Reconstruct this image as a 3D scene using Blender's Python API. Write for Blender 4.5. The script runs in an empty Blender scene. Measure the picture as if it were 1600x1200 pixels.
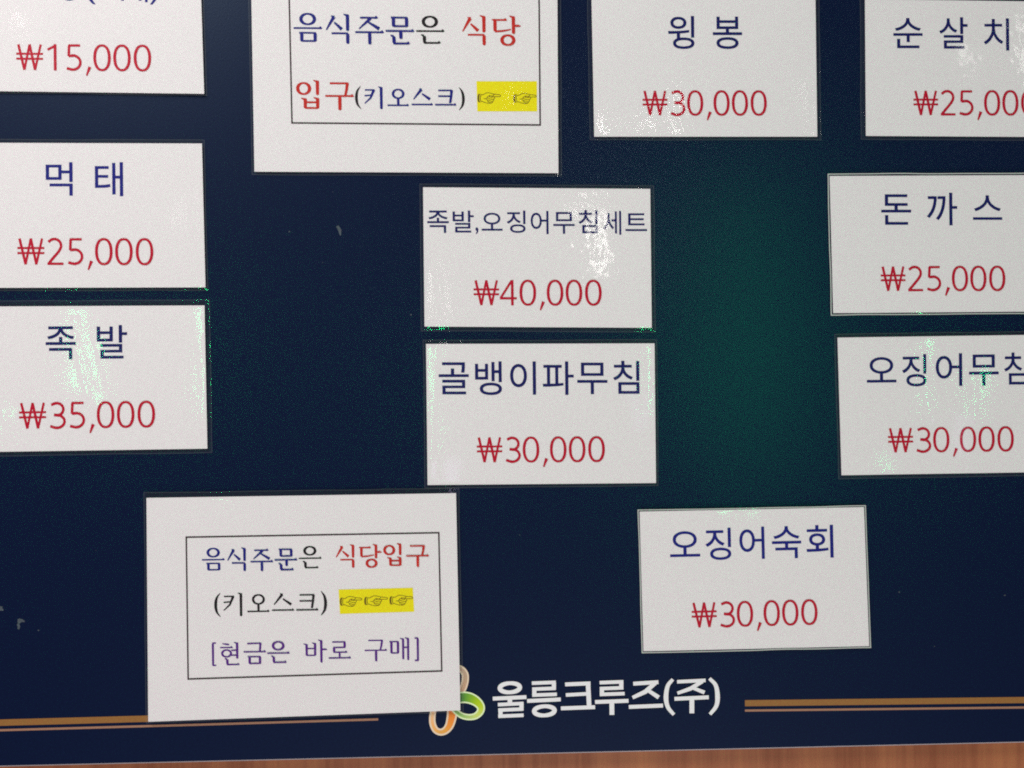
import bpy, math, random
import numpy as np
from mathutils import Vector, Matrix

# ------------------------------------------------------------------ camera
S = bpy.context.scene
COL = S.collection
FPX, DIST = 1700.0, 1.04              # focal length in photo pixels, metres to the board
YAW, ROLL = math.radians(3.4), math.radians(0.7)
cam_d = bpy.data.cameras.new('camera')
cam_d.sensor_width = 36.0
cam_d.lens = 36.0 * FPX / 1600.0
cam_d.clip_start, cam_d.clip_end = 0.02, 50
cam = bpy.data.objects.new('camera', cam_d)
CAM = Vector((-0.06, -DIST, 1.50))
R = Matrix.Rotation(-YAW, 3, 'Z') @ Matrix.Rotation(math.pi / 2, 3, 'X') @ Matrix.Rotation(ROLL * -1, 3, 'Z')
cam.matrix_world = Matrix.Translation(CAM) @ R.to_4x4()
COL.objects.link(cam)
S.camera = cam
S.cycles.filter_width = 1.9
try:
    S.cycles.use_denoising = False
    S.cycles.sample_clamp_indirect = 4
except Exception:
    pass

RN = np.array([list(r) for r in R])
CN = np.array(CAM)

def P(px, py, h=0.0):
    """point of the photograph -> place on the plane standing h metres proud of the board"""
    px = np.asarray(px, float); py = np.asarray(py, float)
    d = np.stack([(px - 800) / FPX, -(py - 600) / FPX, -np.ones_like(px)], -1) @ RN.T
    t = (-np.asarray(h) - CN[1]) / d[..., 1]
    return CN + d * t[..., None]

# ------------------------------------------------------------------ light
w = bpy.data.worlds.new('World'); S.world = w
w.use_nodes = True
w.node_tree.nodes['Background'].inputs[0].default_value = (0.45, 0.55, 0.9, 1)
w.node_tree.nodes['Background'].inputs[1].default_value = 0.06
S.view_settings.view_transform = 'Standard'
S.view_settings.look = 'None'
S.view_settings.exposure = 0
S.view_settings.gamma = 1

def lamp(name, px, py, depth, size, power, color, size_y=None, aim=None):
    """area lamp standing `depth` metres out from the board, where a mirror at (px,py) would show it"""
    q = Vector(P(px, py)); d = q - CAM; d.y = -d.y
    loc = q + d * (depth / abs(d.y))
    l = bpy.data.lights.new(name, 'AREA')
    l.energy = power; l.color = color
    l.shape = 'RECTANGLE'; l.size = size; l.size_y = size_y or size
    o = bpy.data.objects.new(name, l); o.location = loc
    tgt = Vector(P(800, 600)) if aim is None else Vector(P(*aim))
    o.rotation_euler = (tgt - loc).to_track_quat('-Z', 'Y').to_euler()
    COL.objects.link(o)
    return o

lamp('ceiling_panel_lamp', -150, -620, 1.15, 1.0, 44, (1.0, 0.955, 0.93), 0.7, aim=(300, 200))
lamp('room_lamp', 1000, 2500, 1.9, 1.3, 140, (1.0, 0.88, 0.88), 0.9)
lamp('green_sign_lamp', 1165, 520, 1.1, 0.05, 0.78, (0.0, 1.0, 0.32), 0.58)
def glint_lamp(name, px, py, w_px, h_px, depth, L, color):
    k = 0.00061 * (1.04 + depth) / 1.04
    lamp(name, px, py, depth, w_px * k, L * math.pi * w_px * h_px * k * k, color, h_px * k)
GREEN = (0.0, 1.0, 0.28)
for a in [(118, 552, 4, 110, 36), (152, 578, 4, 80, 30), (319, 550, 4, 170, 30), (8, 655, 8, 22, 22), (671, 620, 4, 170, 26), (1446, 590, 4, 120, 36), (1521, 615, 3, 80, 30), (1150, 800, 60, 8, 16), (1016, 585, 4, 110, 28), (345, 772, 10, 6, 25), (1384, 724, 8, 6, 20)]:
    glint_lamp('green_glint_lamp', *a[:4], 1.3, a[4], GREEN)  # unseen green lamps added, each placed to throw a glint on the film
for a in [(938, 378, 16, 90, 12), (1512, 92, 20, 44, 4.5), (1596, 90, 18, 120, 6), (1054, 175, 4, 60, 24), (686, 455, 3, 100, 12), (801, 150, 5, 26, 14), (1003, 196, 8, 12, 30), (950, 196, 6, 16, 30), (900, 322, 14, 10, 14), (30, 44, 12, 6, 12), (290, 330, 3, 50, 5), (1270, 160, 5, 60, 10)]:
    glint_lamp('white_glint_lamp', *a[:4], 1.7, a[4], (1.0, 0.97, 0.92))  # added white lamps, set where the pouches should show glare
for a in [(705, 735, 20, 40, 2.2), (990, 640, 14, 70, 1.2), (1500, 680, 14, 70, 1.6)]:
    glint_lamp('violet_sheen_lamp', *a[:4], 1.3, a[4], (0.75, 0.6, 1.0))  # faint violet lamps added only for a sheen on the pouches

# ------------------------------------------------------------------ materials
def lin(c):
    return tuple(((v / 255) / 12.92 if v <= 10 else ((v / 255 + 0.055) / 1.055) ** 2.4) for v in c) + (1,)

def mat(name, col, rough=0.5, spec=0.5, noise=None, bump=None, coat=0.0):
    m = bpy.data.materials.new(name); m.use_nodes = True
    nt = m.node_tree; b = nt.nodes['Principled BSDF']
    b.inputs['Base Color'].default_value = col
    b.inputs['Roughness'].default_value = rough
    b.inputs['Specular IOR Level'].default_value = spec
    b.inputs['Coat Weight'].default_value = coat
    tc = nt.nodes.new('ShaderNodeTexCoord')
    if noise:
        sc, amt = noise
        n = nt.nodes.new('ShaderNodeTexNoise'); n.inputs['Scale'].default_value = sc
        n.inputs['Detail'].default_value = 3; n.inputs['Roughness'].default_value = 0.7
        nt.links.new(tc.outputs['Object'], n.inputs['Vector'])
        r = nt.nodes.new('ShaderNodeValToRGB')
        r.color_ramp.elements[0].position = 0.25; r.color_ramp.elements[1].position = 0.75
        r.color_ramp.elements[0].color = tuple(c * (1 - amt) for c in col[:3]) + (1,)
        r.color_ramp.elements[1].color = tuple(min(1, c * (1 + amt)) for c in col[:3]) + (1,)
        nt.links.new(n.outputs['Fac'], r.inputs['Fac'])
        nt.links.new(r.outputs['Color'], b.inputs['Base Color'])
    if bump:
        sc, st, ds = bump
        n2 = nt.nodes.new('ShaderNodeTexNoise'); n2.inputs['Scale'].default_value = sc
        n2.inputs['Detail'].default_value = 2
        nt.links.new(tc.outputs['Object'], n2.inputs['Vector'])
        bp = nt.nodes.new('ShaderNodeBump'); bp.inputs['Strength'].default_value = st
        bp.inputs['Distance'].default_value = ds
        nt.links.new(n2.outputs['Fac'], bp.inputs['Height'])
        nt.links.new(bp.outputs['Normal'], b.inputs['Normal'])
    return m

M_board = mat('navy_board', (0.0028, 0.0064, 0.030, 1), 0.32, 0.5, noise=(420, 0.22), bump=(500, 0.12, 0.0004))
M_board.node_tree.nodes['Principled BSDF'].inputs['Specular Tint'].default_value = (0.62, 0.85, 1.0, 1)
M_edge = mat('board_edge', (0.24, 0.25, 0.27, 1), 0.5)
M_paper = mat('paper', (0.805, 0.776, 0.788, 1), 0.75, 0.2, noise=(620, 0.05))
M_blue = mat('blue_ink', lin((16, 22, 122)), 0.6, 0.3, noise=(500, 0.15))
M_navy = mat('dark_blue_ink', lin((14, 18, 92)), 0.6, 0.3, noise=(500, 0.15))
M_red = mat('crimson_ink', lin((186, 0, 42)), 0.6, 0.3, noise=(500, 0.12))
M_brick = mat('brick_red_ink', lin((192, 38, 28)), 0.6, 0.3, noise=(500, 0.12))
M_black = mat('black_ink', lin((22, 18, 20)), 0.6, 0.3)
M_line = mat('rule_ink', lin((62, 50, 52)), 0.6, 0.3)
M_purple = mat('purple_ink', lin((84, 28, 130)), 0.6, 0.3, noise=(500, 0.15))
M_yellow = mat('yellow_highlighter', lin((236, 224, 0)), 0.65, 0.3, noise=(500, 0.06))
M_hand = mat('olive_ink', lin((110, 92, 12)), 0.6, 0.3)
M_gold = mat('gold_print', lin((142, 99, 52)), 0.4, 0.5, noise=(600, 0.15))
M_tan = mat('pale_copper_print', lin((156, 116, 94)), 0.4, 0.5, noise=(600, 0.12))
M_white = mat('white_print', (0.78, 0.78, 0.80, 1), 0.4, 0.5)
M_smudge = mat('dried_glue', lin((66, 76, 84)), 0.7, 0.4, noise=(300, 0.4))

def film_material(name, haze, bump_d=0.00003, bump_s=0.3):
    m = bpy.data.materials.new(name); m.use_nodes = True
    nt = m.node_tree; nt.nodes.clear()
    out = nt.nodes.new('ShaderNodeOutputMaterial')
    tr = nt.nodes.new('ShaderNodeBsdfTransparent'); tr.inputs[0].default_value = (0.985, 0.985, 0.985, 1)
    gl = nt.nodes.new('ShaderNodeBsdfGlossy'); gl.inputs['Roughness'].default_value = 0.06
    fr = nt.nodes.new('ShaderNodeFresnel'); fr.inputs['IOR'].default_value = 1.55
    ge = nt.nodes.new('ShaderNodeNewGeometry'); mr_ = nt.nodes.new('ShaderNodeMapRange')     # a thin sheet reflects alike from both sides
    mr_.inputs['To Min'].default_value = 1.55; mr_.inputs['To Max'].default_value = 1 / 1.55
    nt.links.new(ge.outputs['Backfacing'], mr_.inputs['Value']); nt.links.new(mr_.outputs['Result'], fr.inputs['IOR'])
    tc = nt.nodes.new('ShaderNodeTexCoord')
    n1 = nt.nodes.new('ShaderNodeTexNoise'); n1.inputs['Scale'].default_value = 330; n1.inputs['Detail'].default_value = 3
    n2 = nt.nodes.new('ShaderNodeTexNoise'); n2.inputs['Scale'].default_value = 60; n2.inputs['Detail'].default_value = 1
    for n in (n1, n2): nt.links.new(tc.outputs['Object'], n.inputs['Vector'])
    ad = nt.nodes.new('ShaderNodeMath'); ad.operation = 'MULTIPLY_ADD'
    nt.links.new(n2.outputs['Fac'], ad.inputs[0]); ad.inputs[1].default_value = 1.6
    nt.links.new(n1.outputs['Fac'], ad.inputs[2])
    bp = nt.nodes.new('ShaderNodeBump'); bp.inputs['Strength'].default_value = bump_s
    bp.inputs['Distance'].default_value = bump_d
    nt.links.new(ad.outputs[0], bp.inputs['Height'])
    nt.links.new(bp.outputs['Normal'], gl.inputs['Normal']); nt.links.new(bp.outputs['Normal'], fr.inputs['Normal'])
    mx = nt.nodes.new('ShaderNodeMixShader')
    nt.links.new(fr.outputs[0], mx.inputs[0]); nt.links.new(tr.outputs[0], mx.inputs[1]); nt.links.new(gl.outputs[0], mx.inputs[2])
    last = mx.outputs[0]
    if haze:
        df = nt.nodes.new('ShaderNodeBsdfDiffuse'); df.inputs[0].default_value = (0.75, 0.80, 0.74, 1)
        m2 = nt.nodes.new('ShaderNodeMixShader'); m2.inputs[0].default_value = haze
        nt.links.new(last, m2.inputs[1]); nt.links.new(df.outputs[0], m2.inputs[2]); last = m2.outputs[0]
    nt.links.new(last, out.inputs['Surface'])
    return m
M_film = film_material('clear_laminate', 0.0)
M_rim = film_material('sealed_laminate_rim', 0.012)
M_cut = film_material('cut_laminate_edge', 0.05)
M_milky = film_material('milky_laminate_rim', 0.62)

def wood():
    m = bpy.data.materials.new('wood_laminate'); m.use_nodes = True
    nt = m.node_tree; b = nt.nodes['Principled BSDF']; b.inputs['Roughness'].default_value = 0.45
    tc = nt.nodes.new('ShaderNodeTexCoord'); mp = nt.nodes.new('ShaderNodeMapping')
    mp.inputs['Scale'].default_value = (1, 1, 0.035)
    nt.links.new(tc.outputs['Object'], mp.inputs['Vector'])
    a = nt.nodes.new('ShaderNodeTexNoise'); a.inputs['Scale'].default_value = 38; a.inputs['Detail'].default_value = 9
    a.inputs['Roughness'].default_value = 0.68
    nt.links.new(mp.outputs[0], a.inputs['Vector'])
    r = nt.nodes.new('ShaderNodeValToRGB'); e = r.color_ramp.elements
    e[0].position = 0.3; e[0].color = lin((130, 66, 36)); e[1].position = 0.68; e[1].color = lin((184, 116, 74))
    k = e.new(0.5); k.color = lin((164, 98, 64))
    nt.links.new(a.outputs['Fac'], r.inputs['Fac'])
    g = nt.nodes.new('ShaderNodeTexNoise'); g.inputs['Scale'].default_value = 900; nt.links.new(tc.outputs['Object'], g.inputs['Vector'])
    mxx = nt.nodes.new('ShaderNodeMixRGB'); mxx.blend_type = 'MULTIPLY'; mxx.inputs[0].default_value = 0.35
    nt.links.new(r.outputs[0], mxx.inputs[1]); nt.links.new(g.outputs['Fac'], mxx.inputs[2])
    nt.links.new(mxx.outputs[0], b.inputs['Base Color'])
    return m
M_wood = wood()

# ------------------------------------------------------------------ mesh helpers
def link(name, me, parent=None):
    o = bpy.data.objects.new(name, me); COL.objects.link(o)
    if parent is not None:
        o.parent = parent
        o.matrix_parent_inverse = parent.matrix_world.inverted() if parent.type != 'EMPTY' else Matrix.Translation(-parent.location)
    return o

def mesh_obj(name, V, F, mats, parent=None, smooth=False, fm=None):
    me = bpy.data.meshes.new(name); me.from_pydata([tuple(map(float, v)) for v in V], [], F)
    for m in (mats if isinstance(mats, (list, tuple)) else [mats]): me.materials.append(m)
    if fm is not None: me.polygons.foreach_set('material_index', np.asarray(fm, dtype=np.int32))
    if smooth: me.polygons.foreach_set('use_smooth', [True] * len(F))
    me.update()
    return link(name, me, parent)

def thing(name, label, cat, loc, group=None):
    o = bpy.data.objects.new(name, None); o.empty_display_size = 0.05
    o.location = Vector(tuple(map(float, loc))); COL.objects.link(o)
    o['label'] = label; o['category'] = cat
    if group: o['group'] = group
    return o

def lab(o, t): o['label'] = t; return o

class Ink:
    """flat print gathered in photo pixels, laid h metres proud of the board"""
    def __init__(s, h): s.V = []; s.F = []; s.h = h; s.n = 0; s.C = []
    def add(s, pts, faces, lift=None, cols=None):
        s.n += 1
        h = s.h + (s.n * 1.2e-5 if lift is None else lift)
        b = len(s.V)
        a = np.asarray(pts, float)
        s.V.extend(P(a[:, 0], a[:, 1], h)); s.F.extend([tuple(b + i for i in f) for f in faces])
        s.C.extend(cols if cols is not None else [(1, 1, 1)] * len(a))
    def strip(s, pts, wd, closed=False, ext=0.0, cols=None):
        p = np.asarray(pts, float); n = len(p)
        wd = np.full(n, wd, float) if np.ndim(wd) == 0 else np.asarray(wd, float)
        if closed:
            t = np.roll(p, -1, 0) - np.roll(p, 1, 0)
            nr = np.stack([-t[:, 1], t[:, 0]], 1); nr /= np.linalg.norm(nr, axis=1)[:, None]; sc = np.ones(n)
        else:
            d = np.diff(p, axis=0); d /= np.linalg.norm(d, axis=1)[:, None]
            nd = np.stack([-d[:, 1], d[:, 0]], 1)
            nr = np.empty_like(p); nr[0] = nd[0]; nr[-1] = nd[-1]; sc = np.ones(n)
            for i in range(1, n - 1):
                v = nd[i - 1] + nd[i]; l = np.linalg.norm(v)
                v = v / l if l > 1e-6 else nd[i]; nr[i] = v; sc[i] = min(1.6, 1 / max(0.3, v @ nd[i]))
            p = p.copy(); p[0] -= d[0] * ext; p[-1] += d[-1] * ext
        L = p + nr * (wd * sc / 2)[:, None]; Rr = p - nr * (wd * sc / 2)[:, None]
        pts2 = np.concatenate([L, Rr]); F = []
        for i in range(n if closed else n - 1):
            j = (i + 1) % n; F.append((i, j, n + j, n + i))
        s.add(pts2, F, cols=None if cols is None else list(cols) + list(cols))
    def poly(s, pts): s.add(pts, [tuple(range(len(pts)))])
    def build(s, name, m, parent):
        me = bpy.data.meshes.new(name); me.from_pydata([tuple(map(float, v)) for v in s.V], [], s.F)
        me.materials.append(m); me.update()
        if any(c != (1, 1, 1) for c in s.C):
            ca = me.color_attributes.new('print', 'FLOAT_COLOR', 'POINT')
            ca.data.foreach_set('color', np.array([tuple(c[:3]) + (1,) for c in s.C], dtype=np.float32).ravel())
        return link(name, me, parent)

def curve(pts, k=8):
    """smooth run through points, extra columns ride along"""
    p = np.asarray(pts, float); n = len(p)
    q = np.vstack([2 * p[0] - p[1], p, 2 * p[-1] - p[-2]]); out = []
    for i in range(1, n):
        a, b, c, d = q[i - 1], q[i], q[i + 1], q[i + 2]
        for t in np.linspace(0, 1, k, endpoint=False):
            out.append(0.5 * (2 * b + (c - a) * t + (2 * a - 5 * b + 4 * c - d) * t * t + (3 * b - a - 3 * c + d) * t ** 3))
    out.append(p[-1])
    return np.array(out)

# ------------------------------------------------------------------ sans Hangul from the built-in font
_G = {}
def glyph(ch, off=0.0):
    key = (ch, off)
    if key not in _G:
        c = bpy.data.curves.new('g', 'FONT'); c.body = ch; c.offset = off; c.resolution_u = 6
        o = bpy.data.objects.new('g', c); COL.objects.link(o)
        dg = bpy.context.evaluated_depsgraph_get(); dg.update()
        me = bpy.data.meshes.new_from_object(o.evaluated_get(dg))
        V = np.array([v.co[:2] for v in me.vertices]); F = [tuple(p.vertices) for p in me.polygons]
        bpy.data.objects.remove(o); bpy.data.curves.remove(c); bpy.data.meshes.remove(me)
        mn, mx = V.min(0), V.max(0); V = (V - mn) / (mx - mn); V[:, 1] = 1 - V[:, 1]
        _G[key] = (V, F)
    return _G[key]

def put(ink, ch, box, slope=0.0, lean=0.0, off=0.0):
    V, F = glyph(ch, off); x0, y0, x1, y1 = box
    x = x0 + V[:, 0] * (x1 - x0); y = y0 + V[:, 1] * (y1 - y0)
    cx, cy = (x0 + x1) / 2, (y0 + y1) / 2
    ink.add(np.stack([x + lean * (y - cy), y + slope * (x - cx)], 1), F)

def Z(ox, oy, s):
    return lambda b: (ox + b[0] / s, oy + b[1] / s, ox + b[2] / s, oy + b[3] / s)

# ------------------------------------------------------------------ price figures (drawn, 100 units high)
def arc(cx, cy, rx, ry, a0, a1, n=14):
    return [(cx + rx * math.cos(math.radians(a)), cy + ry * math.sin(math.radians(a))) for a in np.linspace(a0, a1, n)]
def fig(ch):
    if ch == '₩': return [([(8, 2), (30, 98)], 8), ([(30, 98), (50, 2)], 7), ([(50, 2), (70, 98)], 8), ([(70, 98), (92, 2)], 7), ([(0, 37), (100, 37)], 6), ([(0, 56), (100, 56)], 6)]
    if ch == '1': return [([(6, 21), (34, 6)], 7), ([(34, 0), (34, 99)], 9)]
    if ch == '2': return [([(4, 14)] + arc(26, 28, 25, 25, -120, 25, 12) + [(42, 50), (8, 90), (3, 96)], 8), ([(0, 96), (59, 96)], 7)]
    if ch == '3': return [([(4, 10)] + arc(24, 27, 25, 23.5, -100, 80, 12) + [(14, 48)], 8), ([(14, 48)] + arc(24, 73, 29, 24.5, -80, 100, 14) + [(0, 91)], 8)]
    if ch == '4': return [([(66, 72), (0, 72)], 7), ([(3, 70), (46, 4)], 7), ([(49, 1), (49, 99)], 8.5)]
    if ch == '5': return [([(50, 4), (7, 4)], 7), ([(9, 4), (7, 44)], 8), ([(7, 44)] + arc(22, 69, 29, 27, -80, 100, 14) + [(0, 91)], 8)]
    if ch == ',': return [([(14, 86), (2, 118)], [10, 4.5])]
    if ch == '0': return 'ring'
POS = {2: {'₩': 0}}
def price(ink, x0, x1, y0, y1, digits, slope=0.0, lean=0.01):
    """₩ab,000 : x0..x1 is the whole run, y0..y1 the height of the figures"""
    a, b = digits
    ux = (x1 - x0) / 506.0; uy = (y1 - y0) / 100.0; xc = (x0 + x1) / 2; yc = (y0 + y1) / 2
    ox = {'1': 112, '2': 112, '3': 116, '4': 104, '5': 192, '0': 183}
    items = [('₩', 0), (a, ox[a]), (b, 183 if b == '0' else 190), (',', 262), ('0', 291), ('0', 366), ('0', 443)]
    def T(q, o):
        q = np.asarray(q, float); x = x0 + (q[:, 0] + o) * ux; y = y0 + q[:, 1] * uy
        return np.stack([x + lean * (y - yc), y + slope * (x - xc)], 1)
    for ch, o in items:
        f = fig(ch)
        if f == 'ring':
            an = np.linspace(0, 2 * math.pi, 28, endpoint=False)
            ct = np.sign(np.cos(an)) * np.abs(np.cos(an)) ** 0.88; st = np.sign(np.sin(an)) * np.abs(np.sin(an)) ** 0.92
            ink.strip(T(np.stack([31.5 + 27.5 * ct, 50 + 47 * st], 1), o), (7.9 + 3.0 * np.abs(np.cos(an))) * uy, closed=True)
        else:
            for p, wd in f:
                ink.strip(T(p, o), np.asarray(wd) * uy * 1.22, ext=0.5 * uy)

# ------------------------------------------------------------------ brush-serif Hangul of the notices (100-unit cell)
def ring(cx, cy, rx, ry, a=9.0, b=4.6): return ('R', cx, cy, rx, ry, a, b)
def bar(x0, y, x1, y2=None): y2 = y if y2 is None else y2; return ('S', [(x0, y + .6), (x0 + 3, y), (x1 - 11, y2), (x1 - 6, y2 - 1.6), (x1, y2 + .8)], [2.5, 4.6, 4.4, 7.5, 1.6])
def hz(x0, y, x1, y2=None): return ('S', [(x0, y), (x1, y if y2 is None else y2)], 4.6)
def st(x, y0, y1, serif=True, wd=9.0, x2=None):
    x2 = x if x2 is None else x2
    L = [('S', [(x, y0 + 2), (x, y0 + 8), (x2, y1 - 3), (x2 - .5, y1)], [wd * .8, wd, wd * .92, wd * .5])]
    if serif: L.append(('S', [(x - 14, y0 + .5), (x - 2, y0 + 5), (x + 3, y0 + 7)], [2, 6, 5]))
    return L
def sq(l, t, r, b): return [*st(l, t - 2, b + 2, False), *st(r, t - 2, b + 2, False), ('S', [(l - 9, t - .5), (r + 3, t)], 4.4), hz(l, b, r)]
def dg(a, b, w0, w1, bend=0.0):
    m = ((a[0] + b[0]) / 2 + bend, (a[1] + b[1]) / 2 + abs(bend)); return ('S', [a, m, b], [w0, (w0 + w1) / 2, w1])
def nieun(x, y0, yb, x1): return [('S', [(x - 12, y0), (x - 2, y0 + 4)], [2, 7]), *st(x, y0 + 2, yb, False), ('S', [(x - 2, yb), (x1 - 12, yb), (x1 - 5, yb - 1.8), (x1, yb)], [5, 4.6, 7, 1.5])]
SER = {
 '음': [ring(50, 21, 23.5, 18), bar(0, 52, 100), *sq(28.5, 68.5, 75, 96)],
 '식': [('S', [(24, 9), (35, 13)], [2, 8]), dg((34, 12), (7, 57.5), 9.5, 3, -1), dg((35, 31), (61, 55), 4.5, 9), *st(81, 2, 60), hz(25, 68.5, 82), *st(81, 68, 104, False)],
 '주': [bar(17, 14, 80), dg((54, 16), (14, 52), 8, 3, -1), dg((46, 29), (84, 52), 4.5, 9), bar(0, 63.5, 100), *st(50.5, 64, 105, False)],
 '문': [*sq(28, 12.5, 73.6, 41.5), bar(0, 58, 100), *st(53, 58, 85, False), *nieun(29, 73, 101, 84)],
 '은': [ring(49, 20.5, 23, 17.5), bar(0, 52.6, 100), *nieun(29, 65, 93, 86)],
 '당': [('S', [(2, 15), (12, 17)], [2, 6]), bar(8, 16.5, 55), *st(13, 15, 56, False), ('S', [(13, 56), (40, 54), (68, 49)], [5, 4.5, 3]), *st(77, 2, 64), ('S', [(77, 37), (94, 36), (102, 37.5)], [5, 6, 2]), ring(57, 85.5, 20.5, 16.5)],
 '입': [ring(28, 29, 20.5, 19), *st(76, 0, 51), *st(33, 61, 97), *st(76, 59, 97), hz(33, 76, 76), hz(33, 95.5, 76)],
 '구': [hz(17, 11, 82), dg((78, 11), (70, 53), 8, 6, 1), bar(0, 54.5, 100), *st(51, 55, 103, False)],
 '키': [hz(5, 15, 50), dg((47, 14), (3, 76), 9, 3, 6), hz(3, 41, 38, 38), *st(81, 0, 101)],
 '오': [ring(50.5, 32.5, 24, 19.5, 8), *st(50.5, 51, 84, False, 8), bar(0, 84, 100)],
 '스': [('S', [(37, 9), (48, 14)], [2, 8]), dg((47, 13), (10, 57), 9, 3, -1), dg((50, 32), (87, 57), 4.5, 9), bar(0, 80.5, 100)],
 '크': [hz(16, 17, 82), dg((79, 16), (71, 74), 8.5, 7, 1), hz(16, 43, 77), bar(0, 81.5, 100)],
 '현': [('S', [(11, 7), (30, 10), (41, 11)], [3, 6, 4]), bar(0, 24, 57), ring(29, 50, 19.5, 15, 8), *st(76, 1, 73), hz(50, 36.5, 76), hz(48, 58, 76), *nieun(32, 72, 99, 86)],
 '금': [('S', [(17, 8), (76, 6.5)], 4.8), dg((76, 5), (73, 40), 8, 7, 0), bar(0, 44, 100), *sq(27, 66, 73, 95)],
 '바': [*st(13, 16, 69), *st(50.5, 12, 69), hz(13, 38, 51), hz(13, 68, 51), *st(78, 0, 100), ('S', [(78, 43), (95, 42), (104, 43.5)], [5, 6, 2])],
 '로': [hz(17.5, 10, 75), *st(72, 8, 36, False), hz(22, 34, 75), *st(25, 33, 56, False), bar(22, 55, 84), *st(49.5, 55, 80, False, 7), bar(0, 80, 100)],
 '매': [*sq(10, 17.5, 39, 67), *st(62, 2, 95, wd=8), *st(84, 0, 99, wd=8), hz(62, 43, 84)],
 '(': [('S', curve([(26, 0), (10, 22), (5, 52), (10, 82), (27, 104)], 4), None)],
 ')': [('S', curve([(0, 0), (15, 22), (20, 52), (15, 82), (-1, 104)], 4), None)],
 '[': [*st(7, 1, 101, False, 8), hz(5, 2, 21), hz(5, 100, 21)],
 ']': [*st(16, 1, 101, False, 8), hz(2, 2, 18), hz(2, 100, 18)],
}
def serif(ink, ch, ox, oy, ux, uy, slope=0.0, lean=0.015, weight=1.0):
    def T(q):
        q = np.asarray(q, float); x = q[:, 0] * ux / 100; y = q[:, 1] * uy / 100
        return np.stack([ox + x + lean * y, oy + y + slope * x], 1)
    k = ux / 100 * weight * 1.34
    for s_ in SER[ch]:
        if s_[0] == 'R':
            _, cx, cy, rx, ry, a, b = s_
            an = np.linspace(0, 2 * math.pi, 26, endpoint=False)
            ink.strip(T(np.stack([cx + rx * np.cos(an), cy + ry * np.sin(an)], 1)), (b + (a - b) * np.abs(np.cos(an)) ** 1.5) * k, closed=True)
        else:
            p = np.asarray(s_[1], float); wd = s_[2]
            if wd is None: wd = 1.5 + 8.5 * np.sin(np.linspace(0, math.pi, len(p)))
            ink.strip(T(p), np.asarray(wd) * k if not np.isscalar(wd) else wd * k)

# ------------------------------------------------------------------ wall and board
def box(name, a, b, m, parent=None):
    (x0, y0, z0), (x1, y1, z1) = a, b
    V = [(x0, y0, z0), (x1, y0, z0), (x1, y1, z0), (x0, y1, z0), (x0, y0, z1), (x1, y0, z1), (x1, y1, z1), (x0, y1, z1)]
    F = [(0, 1, 5, 4), (1, 2, 6, 5), (2, 3, 7, 6), (3, 0, 4, 7), (4, 5, 6, 7), (3, 2, 1, 0)]
    return mesh_obj(name, V, F, m, parent)
wall = box('wall', (-1.6, 0.012, 0.4), (1.8, 0.06, 2.6), M_wood); wall['kind'] = 'structure'
wall['label'] = 'orange brown wood laminate wall showing below the navy board'

BL = P(-260, 1204.6); BR = P(2000, 1151.2)
board = thing('menu_board', 'dark navy menu board with gold stripes, white company name and ribbon logo', 'signboard', ((BL + BR) / 2))
TL = P(-300, -420); TR = P(2040, -420)
front = np.array([BL, BR, TR, TL]); back = front + np.array([0, 0.010, 0])
bev = 0.0012
cen = front.mean(0); inn = front.copy()
for i in range(4):
    dv = np.sign(cen - front[i]); inn[i] = front[i] + dv * np.array([bev, 0, bev])
mid = front + np.array([0, bev, 0])
V = np.vstack([inn, mid, back]); F = [(0, 1, 2, 3)]; fm = [0]
for k in (0, 4):
    for i in range(4):
        j = (i + 1) % 4; F.append((k + i, k + 4 + i, k + 4 + j, k + j)); fm.append(1)
mesh_obj('panel', V, F, [M_board, M_edge], board, fm=fm)

def stripe(pts, wd, m, text):
    k = Ink(0.00015); k.strip(pts, wd); lab(k.build('stripe', m, board), text)
stripe([(-250, 1138), (0, 1129.2), (230, 1123), (591, 1108.5)], 10, M_gold, 'broad gold stripe left of the logo')
stripe([(-250, 1149.5), (0, 1141), (300, 1132.6), (591, 1124)], 3.4, M_tan, 'thin copper stripe left of the logo')
stripe([(1164, 1098.8), (1600, 1093.8), (1990, 1089)], 9.6, M_gold, 'broad gold stripe right of the company name')
stripe([(1164, 1110.3), (1600, 1105.4), (1990, 1100.5)], 3.3, M_tan, 'thin copper stripe right of the company name')

# company name, bold white
k = Ink(0.0002)
def zb(p): return [(740 + x / 3.636, 1010 + y / 3.636) for x, y in p]
def B(p, wd=22, ext=0): k.strip(zb(p), np.asarray(wd, float) / 3.636 if not np.isscalar(wd) else wd / 3.636, ext=ext / 3.636)
def RB(cx, cy, rx, ry, wd=21):
    an = np.linspace(0, 2 * math.pi, 28, endpoint=False)
    k.strip(zb(np.stack([cx + rx * np.cos(an), cy - 0.04 * rx * np.cos(an) + ry * np.sin(an)], 1)), (wd + 5 * np.abs(np.cos(an))) / 3.636, closed=True)
RB(206, 235, 57, 26); B([(109, 297), (300, 288)]); B([(206, 292), (206, 330)], 26)
B([(138, 331), (284, 324)], 20); B([(272, 325), (272, 365)], 24); B([(140, 362), (280, 356)], 20); B([(153, 360), (153, 398)], 24); B([(140, 397), (284, 391)], 20)
B([(331, 209), (467, 204)], 20); B([(456, 205), (456, 245)], 24); B([(333, 243), (466, 238)], 20); B([(345, 243), (345, 278)], 24); B([(333, 277), (473, 272)], 20)
B([(304, 310), (495, 301)]); RB(402, 366, 58, 26)
B([(520, 216), (664, 210)]); B([(650, 211), (657, 350)], 26); B([(524, 276), (652, 269)], 20); B([(496, 352), (690, 345)])
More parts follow.
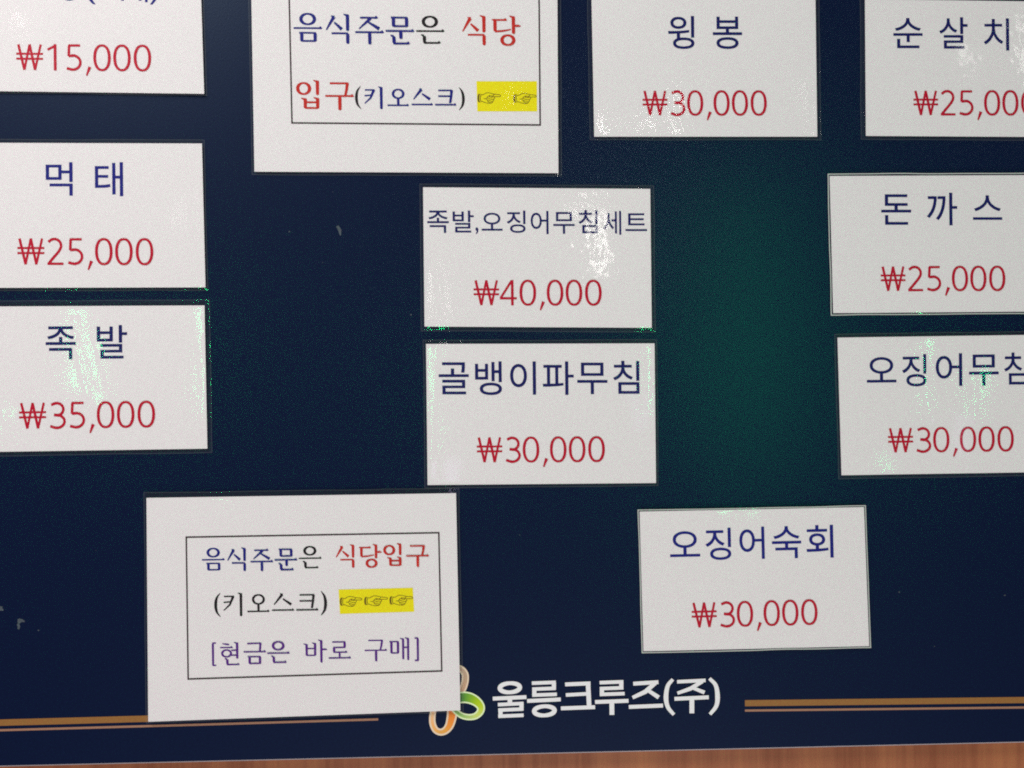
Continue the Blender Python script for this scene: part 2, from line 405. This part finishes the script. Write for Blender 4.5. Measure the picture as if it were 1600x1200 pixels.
B([(716, 206), (851, 201)], 20); B([(839, 202), (839, 240)], 24); B([(717, 240), (851, 235)], 20); B([(729, 240), (729, 273)], 24); B([(717, 273), (858, 268)], 20)
B([(690, 316), (880, 309)]); B([(785, 312), (786, 389)], 27)
B([(907, 212), (1050, 203)]); B([(1032, 208), (975, 258), (903, 291)], [24, 25, 20]); B([(985, 246), (1052, 290)], [20, 24]); B([(882, 344), (1076, 336)])
B(curve([(1132, 187), (1103, 225), (1093, 290), (1104, 345), (1138, 388)], 5), np.interp(np.linspace(0, 1, 21), [0, .5, 1], [19, 27, 19]))
B([(1156, 201), (1318, 193)], 20); B([(1300, 198), (1232, 240), (1158, 266)], [22, 23, 18]); B([(1235, 232), (1312, 262)], [18, 22]); B([(1141, 298), (1336, 289)]); B([(1240, 292), (1240, 380)], 27)
B(curve([(1340, 182), (1376, 222), (1386, 288), (1378, 340), (1343, 386)], 5), np.interp(np.linspace(0, 1, 21), [0, .5, 1], [19, 27, 19]))
lab(k.build('lettering', M_white, board), 'bold white Korean company name')

# ribbon logo
def vc_mat(name):
    m = bpy.data.materials.new(name); m.use_nodes = True; nt = m.node_tree
    a = nt.nodes.new('ShaderNodeAttribute'); a.attribute_name = 'print'
    b = nt.nodes['Principled BSDF']; b.inputs['Roughness'].default_value = 0.4
    nt.links.new(a.outputs['Color'], b.inputs['Base Color']); return m
M_logo = vc_mat('ribbon_print')
def zl(p): p = np.asarray(p, float); return np.stack([660 + p[:, 0] / 9.233, 1030 + p[:, 1] / 9.233], 1)
def loop(name_label, rows, outline, ow, h):
    c = curve(rows, 6); cols = [lin(tuple(np.clip(r[3:6], 0, 255))) for r in c]
    a = Ink(h); a.strip(zl(c[:, :2]), c[:, 2] / 9.233, cols=[x[:3] for x in cols]); o = lab(a.build('logo_ribbon', M_logo, board), name_label)
    e = Ink(h - 0.00003)
    for sgn in (1, -1):
        t = np.gradient(c[:, :2], axis=0); n = np.stack([-t[:, 1], t[:, 0]], 1); n /= np.linalg.norm(n, axis=1)[:, None]
        e.strip(zl(c[:, :2] + sgn * n * ((c[:, 2] + ow) / 2)[:, None]), ow / 9.233)
    e.build('ribbon_edge', outline, o)
M_o1 = mat('pale_edge_print', lin((235, 232, 215)), 0.4)
M_o2 = mat('peach_edge_print', lin((226, 205, 180)), 0.4)
M_o3 = mat('pale_green_edge_print', lin((222, 238, 190)), 0.4)
loop('pale brown upper loop of the ribbon logo', [(380, 180, 40, 196, 170, 145), (470, 120, 45, 196, 170, 145), (560, 145, 50, 190, 165, 140), (612, 210, 56, 184, 158, 134), (618, 290, 60, 186, 156, 130), (600, 380, 60, 196, 160, 130), (560, 470, 60, 196, 160, 130)], M_o2, 22, 0.00016)
loop('orange lower loop of the ribbon logo', [(185, 640, 36, 232, 196, 160), (158, 740, 38, 232, 190, 150), (142, 850, 40, 232, 180, 130), (150, 940, 42, 235, 175, 110), (190, 1020, 44, 232, 170, 90), (258, 1052, 48, 222, 165, 80), (330, 1030, 58, 226, 160, 70), (388, 960, 76, 232, 146, 56), (418, 860, 92, 228, 134, 48), (430, 760, 100, 220, 124, 44), (432, 660, 100, 215, 120, 44)], M_o2, 26, 0.00020)
loop('lime green right loop of the ribbon logo', [(430, 700, 36, 120, 165, 90), (500, 768, 40, 130, 175, 95), (580, 818, 44, 150, 190, 105), (680, 836, 46, 175, 200, 115), (770, 818, 52, 195, 212, 110), (832, 760, 62, 195, 212, 90), (842, 690, 76, 185, 205, 50), (790, 620, 98, 165, 195, 15), (710, 572, 116, 130, 175, 35), (630, 552, 122, 100, 155, 50), (550, 555, 120, 70, 125, 50), (450, 590, 110, 60, 115, 50)], M_o3, 22, 0.00024)

# dried glue and a scratch on the board
def smudge(cx, cy, rx, ry, seed, text):
    rnd = random.Random(seed); k = Ink(0.00018); pts = []
    for i in range(14):
        a = i / 14 * 2 * math.pi; r = rnd.uniform(0.45, 1.0); pts.append((cx + rx * r * math.cos(a), cy + ry * r * math.sin(a)))
    k.add(pts + [(cx, cy)], [(i, (i + 1) % 14, 14) for i in range(14)]); lab(k.build('glue_spot', M_smudge, board), text)
smudge(1, 951, 6, 5, 1, 'grey dried glue spot at the left of the board')
smudge(32, 970, 7, 5, 2, 'grey dried glue spot beside the lower notice'); smudge(29, 978, 3, 6, 5, 'thin tail of the dried glue spot')
k = Ink(0.00018); k.strip([(527, 353), (531, 360), (532, 368)], [4, 5, 1.5]); lab(k.build('glue_spot', M_smudge, board), 'faint grey scratch between the two notices')
smudge(642, 492, 1.8, 1.8, 3, 'tiny pale speck left of the set menu card')

for i_, (x_, y_, r_) in enumerate([(1405, 925, 1.6), (1570, 930, 2.0), (452, 362, 1.8), (504, 410, 1.0), (60, 985, 1.6), (1186, 330, 1.0), (812, 836, 1.0), (1460, 1010, 1.2), (150, 860, 1.0), (520, 300, 0.9), (1105, 700, 0.9)]):
    smudge(x_, y_, r_, r_ * 0.8, 20 + i_, 'faint pale speck on the navy board')

# ------------------------------------------------------------------ laminated sheets
def vnoise(X, Y, scale, seed):
    rs = np.random.RandomState(seed)
    x = (X - X.min()) / scale; y = (Y - Y.min()) / scale
    g = rs.rand(int(y.max()) + 3, int(x.max()) + 3)
    i = x.astype(int); j = y.astype(int); fx = x - i; fy = y - j
    fx = fx * fx * fx * (fx * (fx * 6 - 15) + 10); fy = fy * fy * fy * (fy * (fy * 6 - 15) + 10)
    return (g[j, i] * (1 - fx) + g[j, i + 1] * fx) * (1 - fy) + (g[j + 1, i] * (1 - fx) + g[j + 1, i + 1] * fx) * fy - 0.5

def dist_poly(X, Y, pts):
    D = np.full(X.shape, 1e9); n = len(pts)
    for i in range(n - 1):
        ax, ay = pts[i]; bx, by = pts[i + 1]; dx, dy = bx - ax, by - ay
        t = np.clip(((X - ax) * dx + (Y - ay) * dy) / (dx * dx + dy * dy), 0, 1)
        D = np.minimum(D, np.hypot(X - ax - t * dx, Y - ay - t * dy))
    return D

def grid_mesh(name, X, Y, Hh, mats, parent, fm=None):
    ny, nx = X.shape
    V = P(X.ravel(), Y.ravel(), Hh.ravel())
    idx = np.arange(nx * ny).reshape(ny, nx)
    F = np.stack([idx[:-1, :-1], idx[1:, :-1], idx[1:, 1:], idx[:-1, 1:]], -1).reshape(-1, 4)
    me = bpy.data.meshes.new(name)
    me.vertices.add(len(V)); me.vertices.foreach_set('co', V.astype(np.float32).ravel())
    me.loops.add(F.size); me.loops.foreach_set('vertex_index', F.ravel().astype(np.int32))
    me.polygons.add(len(F)); me.polygons.foreach_set('loop_start', np.arange(0, F.size, 4, dtype=np.int32))
    try: me.polygons.foreach_set('loop_total', np.full(len(F), 4, dtype=np.int32))
    except Exception: pass
    for m in mats: me.materials.append(m)
    if fm is not None: me.polygons.foreach_set('material_index', fm.astype(np.int32).ravel())
    me.polygons.foreach_set('use_smooth', np.ones(len(F), dtype=bool))
    me.update(calc_edges=True); me.validate()
    return link(name, me, parent)

def sheet(root, q, mg, lift, seed, ridges=(), patches=(), curl=None, milky=False):
    """paper and the clear pouch over it. q: corners TL TR BR BL; mg: pouch margin left, top, right, bottom"""
    q = np.asarray(q, float); W = np.linalg.norm(q[1] - q[0]); H = np.linalg.norm(q[3] - q[0])
    def bil(s, t): return tuple((q[0][k] * (1 - s) * (1 - t) + q[1][k] * s * (1 - t) + q[2][k] * s * t + q[3][k] * (1 - s) * t) for k in (0, 1))
    def bend(X, Y):
        return curl(X, Y) if curl else 0 * X
    # paper: front face with a thin turned edge
    s, t = np.meshgrid(np.linspace(0, 1, 37), np.linspace(0, 1, 25)); X, Y = bil(s, t)
    b = lift + bend(X, Y)
    po = grid_mesh('paper', X, Y, b, [M_paper], root)
    po.data.polygons.foreach_set('use_smooth', [False] * len(po.data.polygons))
    so = po.modifiers.new('thickness', 'SOLIDIFY'); so.thickness = 0.00025; so.offset = -1
    ml, mt, mr, mb = mg
    st_ = 2.4
    sx = np.arange(-ml, W + mr + 0.01, st_); sy = np.arange(-mt, H + mb + 0.01, st_)
    sx[-1] = W + mr; sy[-1] = H + mb
    cw = 1.5 if milky else 1.0
    sx = np.concatenate([[sx[0] - cw], sx, [sx[-1] + cw]]); sy = np.concatenate([[sy[0] - cw], sy, [sy[-1] + cw]])
    GX, GY = np.meshgrid(sx, sy)
    # wavy trimmed outline
    X, Y = bil(GX / W, GY / H)
    wob = 1.3 * vnoise(GX, GY, 55, seed + 5)
    inx = np.minimum(GX, W - GX); iny = np.minimum(GY, H - GY)
    X = X + np.where(inx < 0, wob, 0) * np.sign(GX - W / 2) * 0.8; Y = Y + np.where(iny < 0, wob, 0) * np.sign(GY - H / 2) * 0.8
    din = np.minimum(inx, iny)
    sm = lambda v: np.clip(v, 0, 1) ** 2 * (3 - 2 * np.clip(v, 0, 1))
    h = 0.50 - 0.07 * sm(-din / 5.0) + 0.03 * np.exp(-((din - 5) / 5) ** 2)
    h += 0.22 * vnoise(GX, GY, 70, seed) + 0.025 * vnoise(GX, GY, 24, seed + 1)
    edge = np.exp(-(np.maximum(din, -din) / 7) ** 2)
    h += 0.06 * edge * vnoise(GX, GY, 13, seed + 2) + 0.10 * sm(-din / 2) * vnoise(GX, GY, 9, seed + 9)
    for pts, amp, sg in ridges:
        D = dist_poly(X, Y, pts); h += 0.14 * amp * np.exp(-(D / sg) ** 2) * (0.75 + 0.9 * vnoise(GX, GY, 9, seed + 7))
    for cx, cy, rx, ry, amp, sc in patches:
        msk = np.exp(-(((X - cx) / rx) ** 2 + ((Y - cy) / ry) ** 2))
        h += 0.13 * amp * msk * (vnoise(GX, GY, sc, seed + 3) + 0.5 * vnoise(GX, GY, sc / 2, seed + 4))
    h = np.maximum(h, np.where(din > 0, 0.34, 0.05))
    Hh = lift + bend(X, Y) + h / 1000
    fc = np.zeros((len(sy) - 1, len(sx) - 1))
    dc = (din[:-1, :-1] + din[1:, 1:]) / 2; fc[dc < 0] = 1
    ex = np.zeros_like(fc); 
    for sl in ((slice(0, 2), slice(None)), (slice(-2, None), slice(None)), (slice(None), slice(0, 2)), (slice(None), slice(-2, None))): ex[sl] = 1
    ex2 = np.zeros_like(fc); ex2[0] = ex2[-1] = 1; ex2[:, 0] = ex2[:, -1] = 1
    fc[ex2 > 0] = 2
    grid_mesh('plastic_pouch', X, Y, Hh, [M_film, M_rim, M_milky if milky else M_cut], root, fc)

GP = 'laminated price cards on the navy board'
GN = 'laminated order notices on the navy board'
LIFT = 0.0022
INK = 0.00012
def card(label, q, mg, seed, names, price_args, ink=None, slope=0, lean=0.01, ridges=(), patches=(), curl=None, off=0.0, lift=LIFT, milky=False):
    c = np.mean(np.asarray(q, float), 0)
    root = thing('price_card', label, 'price card', P(c[0], c[1], 0.0), GP)
    sheet(root, q, mg, lift, seed, ridges, patches, curl, milky)
    for ch, bx in names:
        k = Ink(lift + INK); put(k, ch, bx, slope, lean, 0.004); k.build('syllable', ink or M_blue, root)
    k = Ink(lift + INK); price(k, *price_args[:5], slope=price_args[5] if len(price_args) > 5 else 0, lean=lean)
    k.build('price', M_red, root)
    return root

def Zs(z, L): return [(ch, z(b)) for ch, b in L]

z = Z(0, 0, 1)
card('white price card at top left corner, name cut off, reading 15,000', [(-45, -78), (312, -76), (319, 146.5), (-38, 142)], (4, 4, 3.5, 2), 11,
     [('콩', (94, -44, 122, 0.9)), ('(', (132, -46, 149, 6.5)), ('국', (160, -44, 198, 1)), ('내', (196, -44, 230.5, 3.4)), (')', (234, -46, 250, 7))],
     (25.5, 235.5, 69.5, 110.5, '15', 0.008), ridges=[([(12, 52), (26, 44), (40, 43)], 0.25, 3.0)],
     curl=lambda X, Y: 0.0022 * np.clip((Y - 120) / 27, 0, 1) ** 2 * np.clip((X - 130) / 190, 0, 1) ** 2 * 0.25)
card('white price card reading 25,000 under the topmost left card', [(-42, 223), (315.5, 224.2), (321, 449), (-37, 449.8)], (4, 5, 3, 4), 12,
     [('먹', (71.5, 253.5, 113.5, 305.7)), ('태', (148.3, 253.5, 192.3, 306.5))], (27.3, 238.9, 372.3, 413.9, '25', 0.002),
     ridges=[([(288, 300), (292, 330), (293, 375)], 0.2, 3)])
z4 = Z(0, 450, 4)
card('white price card reading 35,000 with green glints beside the dish name', [(-40, 479), (319.5, 477.2), (324, 701), (-34, 706.5)], (4, 8, 7, 6), 13,
     [('족', z4((285, 240, 474, 446))), ('발', z4((605, 232, 795, 441)))], (30, 241.7, 627.8, 669, '35', -0.014), slope=-0.008, ink=M_navy,
     ridges=[([(117, 498), (118, 530), (124, 566), (130, 590), (137, 618)], 0.6, 5), ([(140, 530), (146, 552), (154, 582), (157, 605)], 0.55, 5),
             ([(4, 640), (10, 655), (12, 668)], 0.5, 6), ([(303, 485), (308, 520), (314, 560)], 0.45, 5)],
     patches=[(0, 655, 24, 20, 0.5, 6)])
z5 = Z(800, 0, 4)
card('upper price card right of top notice reading 30,000, white creases at lower left', [(924, -14), (1274, -14), (1277, 213.5), (928.5, 213.5)], (6, 5, 5, 4.5), 14,
     [('윙', z5((975, 100, 1140, 306))), ('봉', z5((1255, 104, 1438, 306)))], (1004.3, 1197.5, 141.5, 180.5, '30', 0.0), ink=M_navy,
     ridges=[([(1052, 150), (1056, 176), (1065, 195), (1074, 212)], 0.6, 3.5), ([(948, 185), (950, 198), (955, 208)], 0.5, 4), ([(999, 190), (1003, 202), (1016, 209)], 0.5, 4),
             ([(1268, 120), (1272, 160), (1274, 200)], 0.3, 4)],
     patches=[(1048, 160, 18, 26, 0.7, 6), (1003, 196, 14, 12, 0.7, 6), (1100, 116, 8, 5, 0.7, 5), (1220, 200, 12, 6, 0.4, 6)])
z6 = Z(1200, 0, 4)
card('price card cut by the top right of the picture reading 25,000, shiny at right', [(1351.5, -1.5), (1708, 3.5), (1711, 214.5), (1353, 212.3)], (7, 4, 4, 5), 15,
     [('순', z6((783, 113, 966, 301))), ('살', z6((1070, 108, 1248, 304))), ('치', z6((1348, 115, 1507, 316))), ('킨', (1609, 28, 1650, 77))], (1427.5, 1620, 141.3, 180.3, '25', 0.0), ink=M_navy,
     ridges=[([(1588, 20), (1592, 70), (1596, 120), (1600, 190)], 0.4, 14)], patches=[(1510, 95, 24, 34, 0.55, 8), (1590, 80, 22, 60, 0.7, 8)])
z7 = Z(1240, 240, 4.444)
card('right edge price card reading 25,000 with a thin outline, second from the top', [(1296.3, 274.9), (1652, 273.4), (1657, 486.5), (1301.9, 489.3)], (2, 2.5, 2, 2), 16,
     [('돈', z7((608, 283, 816, 494))), ('까', z7((925, 272, 1136, 498))), ('스', z7((1245, 290, 1448, 460)))], (1376.3, 1570.3, 415.8, 454.8, '25', -0.003), ink=M_navy, milky=True,
     ridges=[([(1595, 285), (1597, 340), (1598, 420)], 0.4, 6)], patches=[(1477, 470, 10, 12, 0.7, 5), (1598, 330, 10, 60, 0.6, 6)])
z8 = Z(1240, 500, 4.444)
card('right edge price card reading 30,000 with two green streaks down its middle', [(1308.6, 527.5), (1664, 522.5), (1671, 737), (1314.9, 742.6)], (4, 5, 4, 5), 17,
     [('오', z8((508, 258, 713, 434))), ('징', z8((753, 238, 922, 461))), ('어', z8((987, 232, 1171, 458))), ('무', z8((1218, 240, 1424, 456))), ('침', z8((1462, 226, 1628, 448)))],
     (1387.8, 1583.5, 667.5, 706.3, '30', -0.012), slope=-0.010, ink=M_navy,
     ridges=[([(1436, 535), (1442, 560), (1446, 590), (1450, 630), (1454, 660)], 0.6, 5), ([(1519, 575), (1522, 610), (1523, 655)], 0.5, 5)],
     patches=[(1405, 545, 16, 16, 0.5, 5), (1378, 724, 8, 6, 0.7, 5), (1420, 622, 9, 6, 0.6, 5)])
z9 = Z(600, 250, 3.478)
card('middle price card reading 40,000 with the longest dish name and white glare at right', [(661, 292.6), (1016, 295.1), (1018.4, 512.2), (663.3, 510.2)], (4.5, 4.5, 5, 6), 18,
     Zs(z9, [('족', (235, 275, 352, 396)), ('발', (373, 275, 488, 394)), (',', (497, 366, 513, 403)), ('오', (530, 287, 644, 384)), ('징', (667, 275, 769, 396)), ('어', (797, 277, 894, 403)), ('무', (920, 283, 1036, 401)), ('침', (1057, 272, 1161, 398)), ('세', (1190, 277, 1289, 406)), ('트', (1312, 290, 1429, 386))]),
     (740.2, 939.5, 437.5, 477.3, '40', 0.0), ink=M_navy,
     ridges=[([(676, 388), (684, 430), (690, 480), (701, 508)], 0.45, 4), ([(670, 380), (672, 400)], 0.3, 3)],
     patches=[(928, 375, 26, 34, 0.95, 8), (955, 410, 22, 20, 0.95, 8), (918, 436, 16, 14, 0.9, 7), (900, 322, 22, 10, 0.8, 7), (940, 300, 20, 8, 0.7, 6), (895, 385, 14, 8, 0.8, 6), (730, 502, 10, 6, 0.6, 5), (672, 298, 12, 8, 0.6, 6)])
z10 = Z(600, 500, 3.478)
card('price card reading 30,000 directly under the 40,000 card, green glints along both sides', [(665.6, 537.4), (1022.7, 536.5), (1025, 754.7), (668.1, 757.9)], (3.5, 5, 3, 4), 19,
     Zs(z10, [('골', (297, 230, 461, 404)), ('뱅', (495, 225, 641, 408)), ('이', (685, 225, 826, 406)), ('파', (862, 225, 1031, 407)), ('무', (1050, 232, 1214, 403)), ('침', (1245, 222, 1388, 401))]),
     (745.2, 944.5, 682.5, 722.3, '30', -0.006), ink=M_navy,
     ridges=[([(682, 542), (679, 600), (676, 670), (673, 750)], 0.5, 4.5), ([(1012, 545), (1013, 600), (1013, 660), (1012, 720)], 0.5, 4.5)])
z11 = Z(960, 760, 3.636)
card('lowest price card, tilted, reading 30,000, above the company name', [(999.3, 799.3), (1350, 792.2), (1358.2, 1009.7), (1005.4, 1017.7)], (1.2, 1.2, 1.4, 1.4), 20,
     Zs(z11, [('오', (315, 255, 486, 400)), ('징', (517, 236, 663, 418)), ('어', (710, 230, 853, 413)), ('숙', (895, 226, 1061, 409)), ('회', (1090, 220, 1244, 406))]),
     (1081, 1276.8, 939.0, 978.6, '30', -0.026), milky=True, slope=-0.022, lean=0.025,
     ridges=[([(1096, 798), (1140, 796), (1196, 794)], 0.4, 3)])

# ------------------------------------------------------------------ notices
HAND = '☞'
def frame_line(root, q, wd, h):
    k = Ink(h)
    for i in range(4): k.strip([q[i], q[(i + 1) % 4]], wd, ext=wd / 2)
    k.build('printed_frame', M_line, root)
def hands(parent, boxes, h, slope):
    for bx in boxes:
        k = Ink(h); put(k, HAND, bx, slope); k.build('pointing_hand', M_hand, parent)

q = [(391.5, -72), (870.5, -72), (872.5, 270.5), (397.5, 268.2)]
n1 = thing('order_notice', 'large white notice at top centre with blue and red lettering, two hands on yellow', 'notice', P(632, 100), GN)
sheet(n1, q, (3.5, 5, 4.5, 4), LIFT, 31, ridges=[([(862, 240), (866, 256), (868, 268)], 0.4, 4), ([(800, 128), (803, 150), (802, 172)], 0.4, 4)],
      patches=[(800, 150, 8, 20, 0.5, 6), (836, 160, 8, 14, 0.5, 5), (770, 262, 30, 6, 0.4, 6)])
H0 = LIFT + INK
frame_line(n1, [(451, -40), (842, -38), (844, 195.3), (456.2, 192)], 2.4, H0)
k = Ink(H0)
for ch, x in (('음', 458.1), ('식', 506.3), ('주', 554.4), ('문', 601.9)): serif(k, ch, x, 20 + (x - 458) * 0.012, 45, 45.6, 0.008)
lab(k.build('lettering', M_blue, n1), 'blue lettering')
k = Ink(H0)
for ch, x in (('키', 568.4), ('오', 605), ('스', 642.5), ('크', 679.1)): serif(k, ch, x, 135.3, 33.4, 34.7, 0.004, weight=1.15)
lab(k.build('lettering', M_blue, n1), 'blue lettering')
k = Ink(H0); serif(k, '은', 649.7, 24.5, 44.5, 45.6, 0.006); lab(k.build('lettering', M_black, n1), 'black lettering')
k = Ink(H0); serif(k, '(', 554.9, 134.4, 33.4, 34.7); lab(k.build('bracket', M_black, n1), 'black bracket')
k = Ink(H0); serif(k, ')', 717.1, 136.3, 33.4, 34.7); lab(k.build('bracket', M_black, n1), 'black bracket')
for word in ((('식', 719.4, 23), ('당', 767.3, 23.6)), (('입', 461.6, 125), ('구', 507.5, 125))):
    k = Ink(H0)
    for ch, x, y in word: serif(k, ch, x, y, 45, 45.6, 0.006)
    lab(k.build('lettering', M_brick, n1), 'red lettering')
k = Ink(H0); k.poly([(744.5, 127), (745.8, 174), (839.3, 174), (838.8, 127)]); y = k.build('highlight', M_yellow, n1)
hands(y, [(745.9, 144.5, 782.7, 161.8), (802, 145.3, 838.6, 162.2)], H0 + 0.00004, 0.0)

q = [(228.8, 778), (712.5, 770.6), (719.3, 1110), (231.6, 1127.8)]
n2 = thing('order_notice', 'large white notice at lower left covering the logo, purple bottom line, three hands on yellow', 'notice', P(473, 947), GN)
sheet(n2, q, (3, 7.5, 4, 1.5), 0.0034, 32)
H0 = 0.0034 + INK
frame_line(n2, [(291, 839.4), (685.6, 832.4), (690.2, 1048.4), (294, 1061)], 2.4, H0)
SL = -0.014
k = Ink(H0)
for ch, x, y in (('음', 315.1, 856.2), ('식', 352.9, 855.4), ('주', 390.8, 855), ('문', 428.5, 854.2)): serif(k, ch, x, y, 35.8, 35.8, SL, 0.012)
lab(k.build('lettering', M_blue, n2), 'blue lettering')
k = Ink(H0); serif(k, '은', 466.4, 853.4, 35.8, 36.3, SL); lab(k.build('lettering', M_black, n2), 'black lettering')
k = Ink(H0)
for ch, x, y in (('(', 335, 926.7), ('키', 348.1, 926.6), ('오', 386, 925.1), ('스', 424.5, 924.4), ('크', 462.3, 923.6), (')', 501.5, 923.8)): serif(k, ch, x, y, 34.8, 36.2, SL, 0.012)
lab(k.build('lettering', M_black, n2), 'black lettering')
k = Ink(H0)
for ch, x, y in (('식', 522.6, 850.4), ('당', 559.9, 850), ('입', 598, 849.4), ('구', 634.3, 849.3)): serif(k, ch, x, y, 35.6, 35.6, SL, 0.012)
lab(k.build('lettering', M_brick, n2), 'red lettering')
for word in ((('[', 330.1, 1004.2), ('현', 343.6, 1003.4), ('금', 380.2, 1003), ('은', 417.3, 1002)), (('바', 474.4, 1000), ('로', 513, 999.8)), (('구', 569.4, 997), ('매', 607.9, 996.6), (']', 647, 996.4))):
    k = Ink(H0)
    for ch, x, y in word: serif(k, ch, x, y, 35.2, 35.6, SL, 0.012, 0.92)
    lab(k.build('lettering', M_purple, n2), 'purple lettering')
k = Ink(H0); k.poly([(529, 921.2), (531.2, 959.2), (647.2, 955.8), (645, 918.4)]); y = k.build('highlight', M_yellow, n2)
hands(y, [(531, 931.5, 566, 948), (569, 930.5, 606, 947), (608.5, 929.5, 645.5, 946)], H0 + 0.00004, SL)
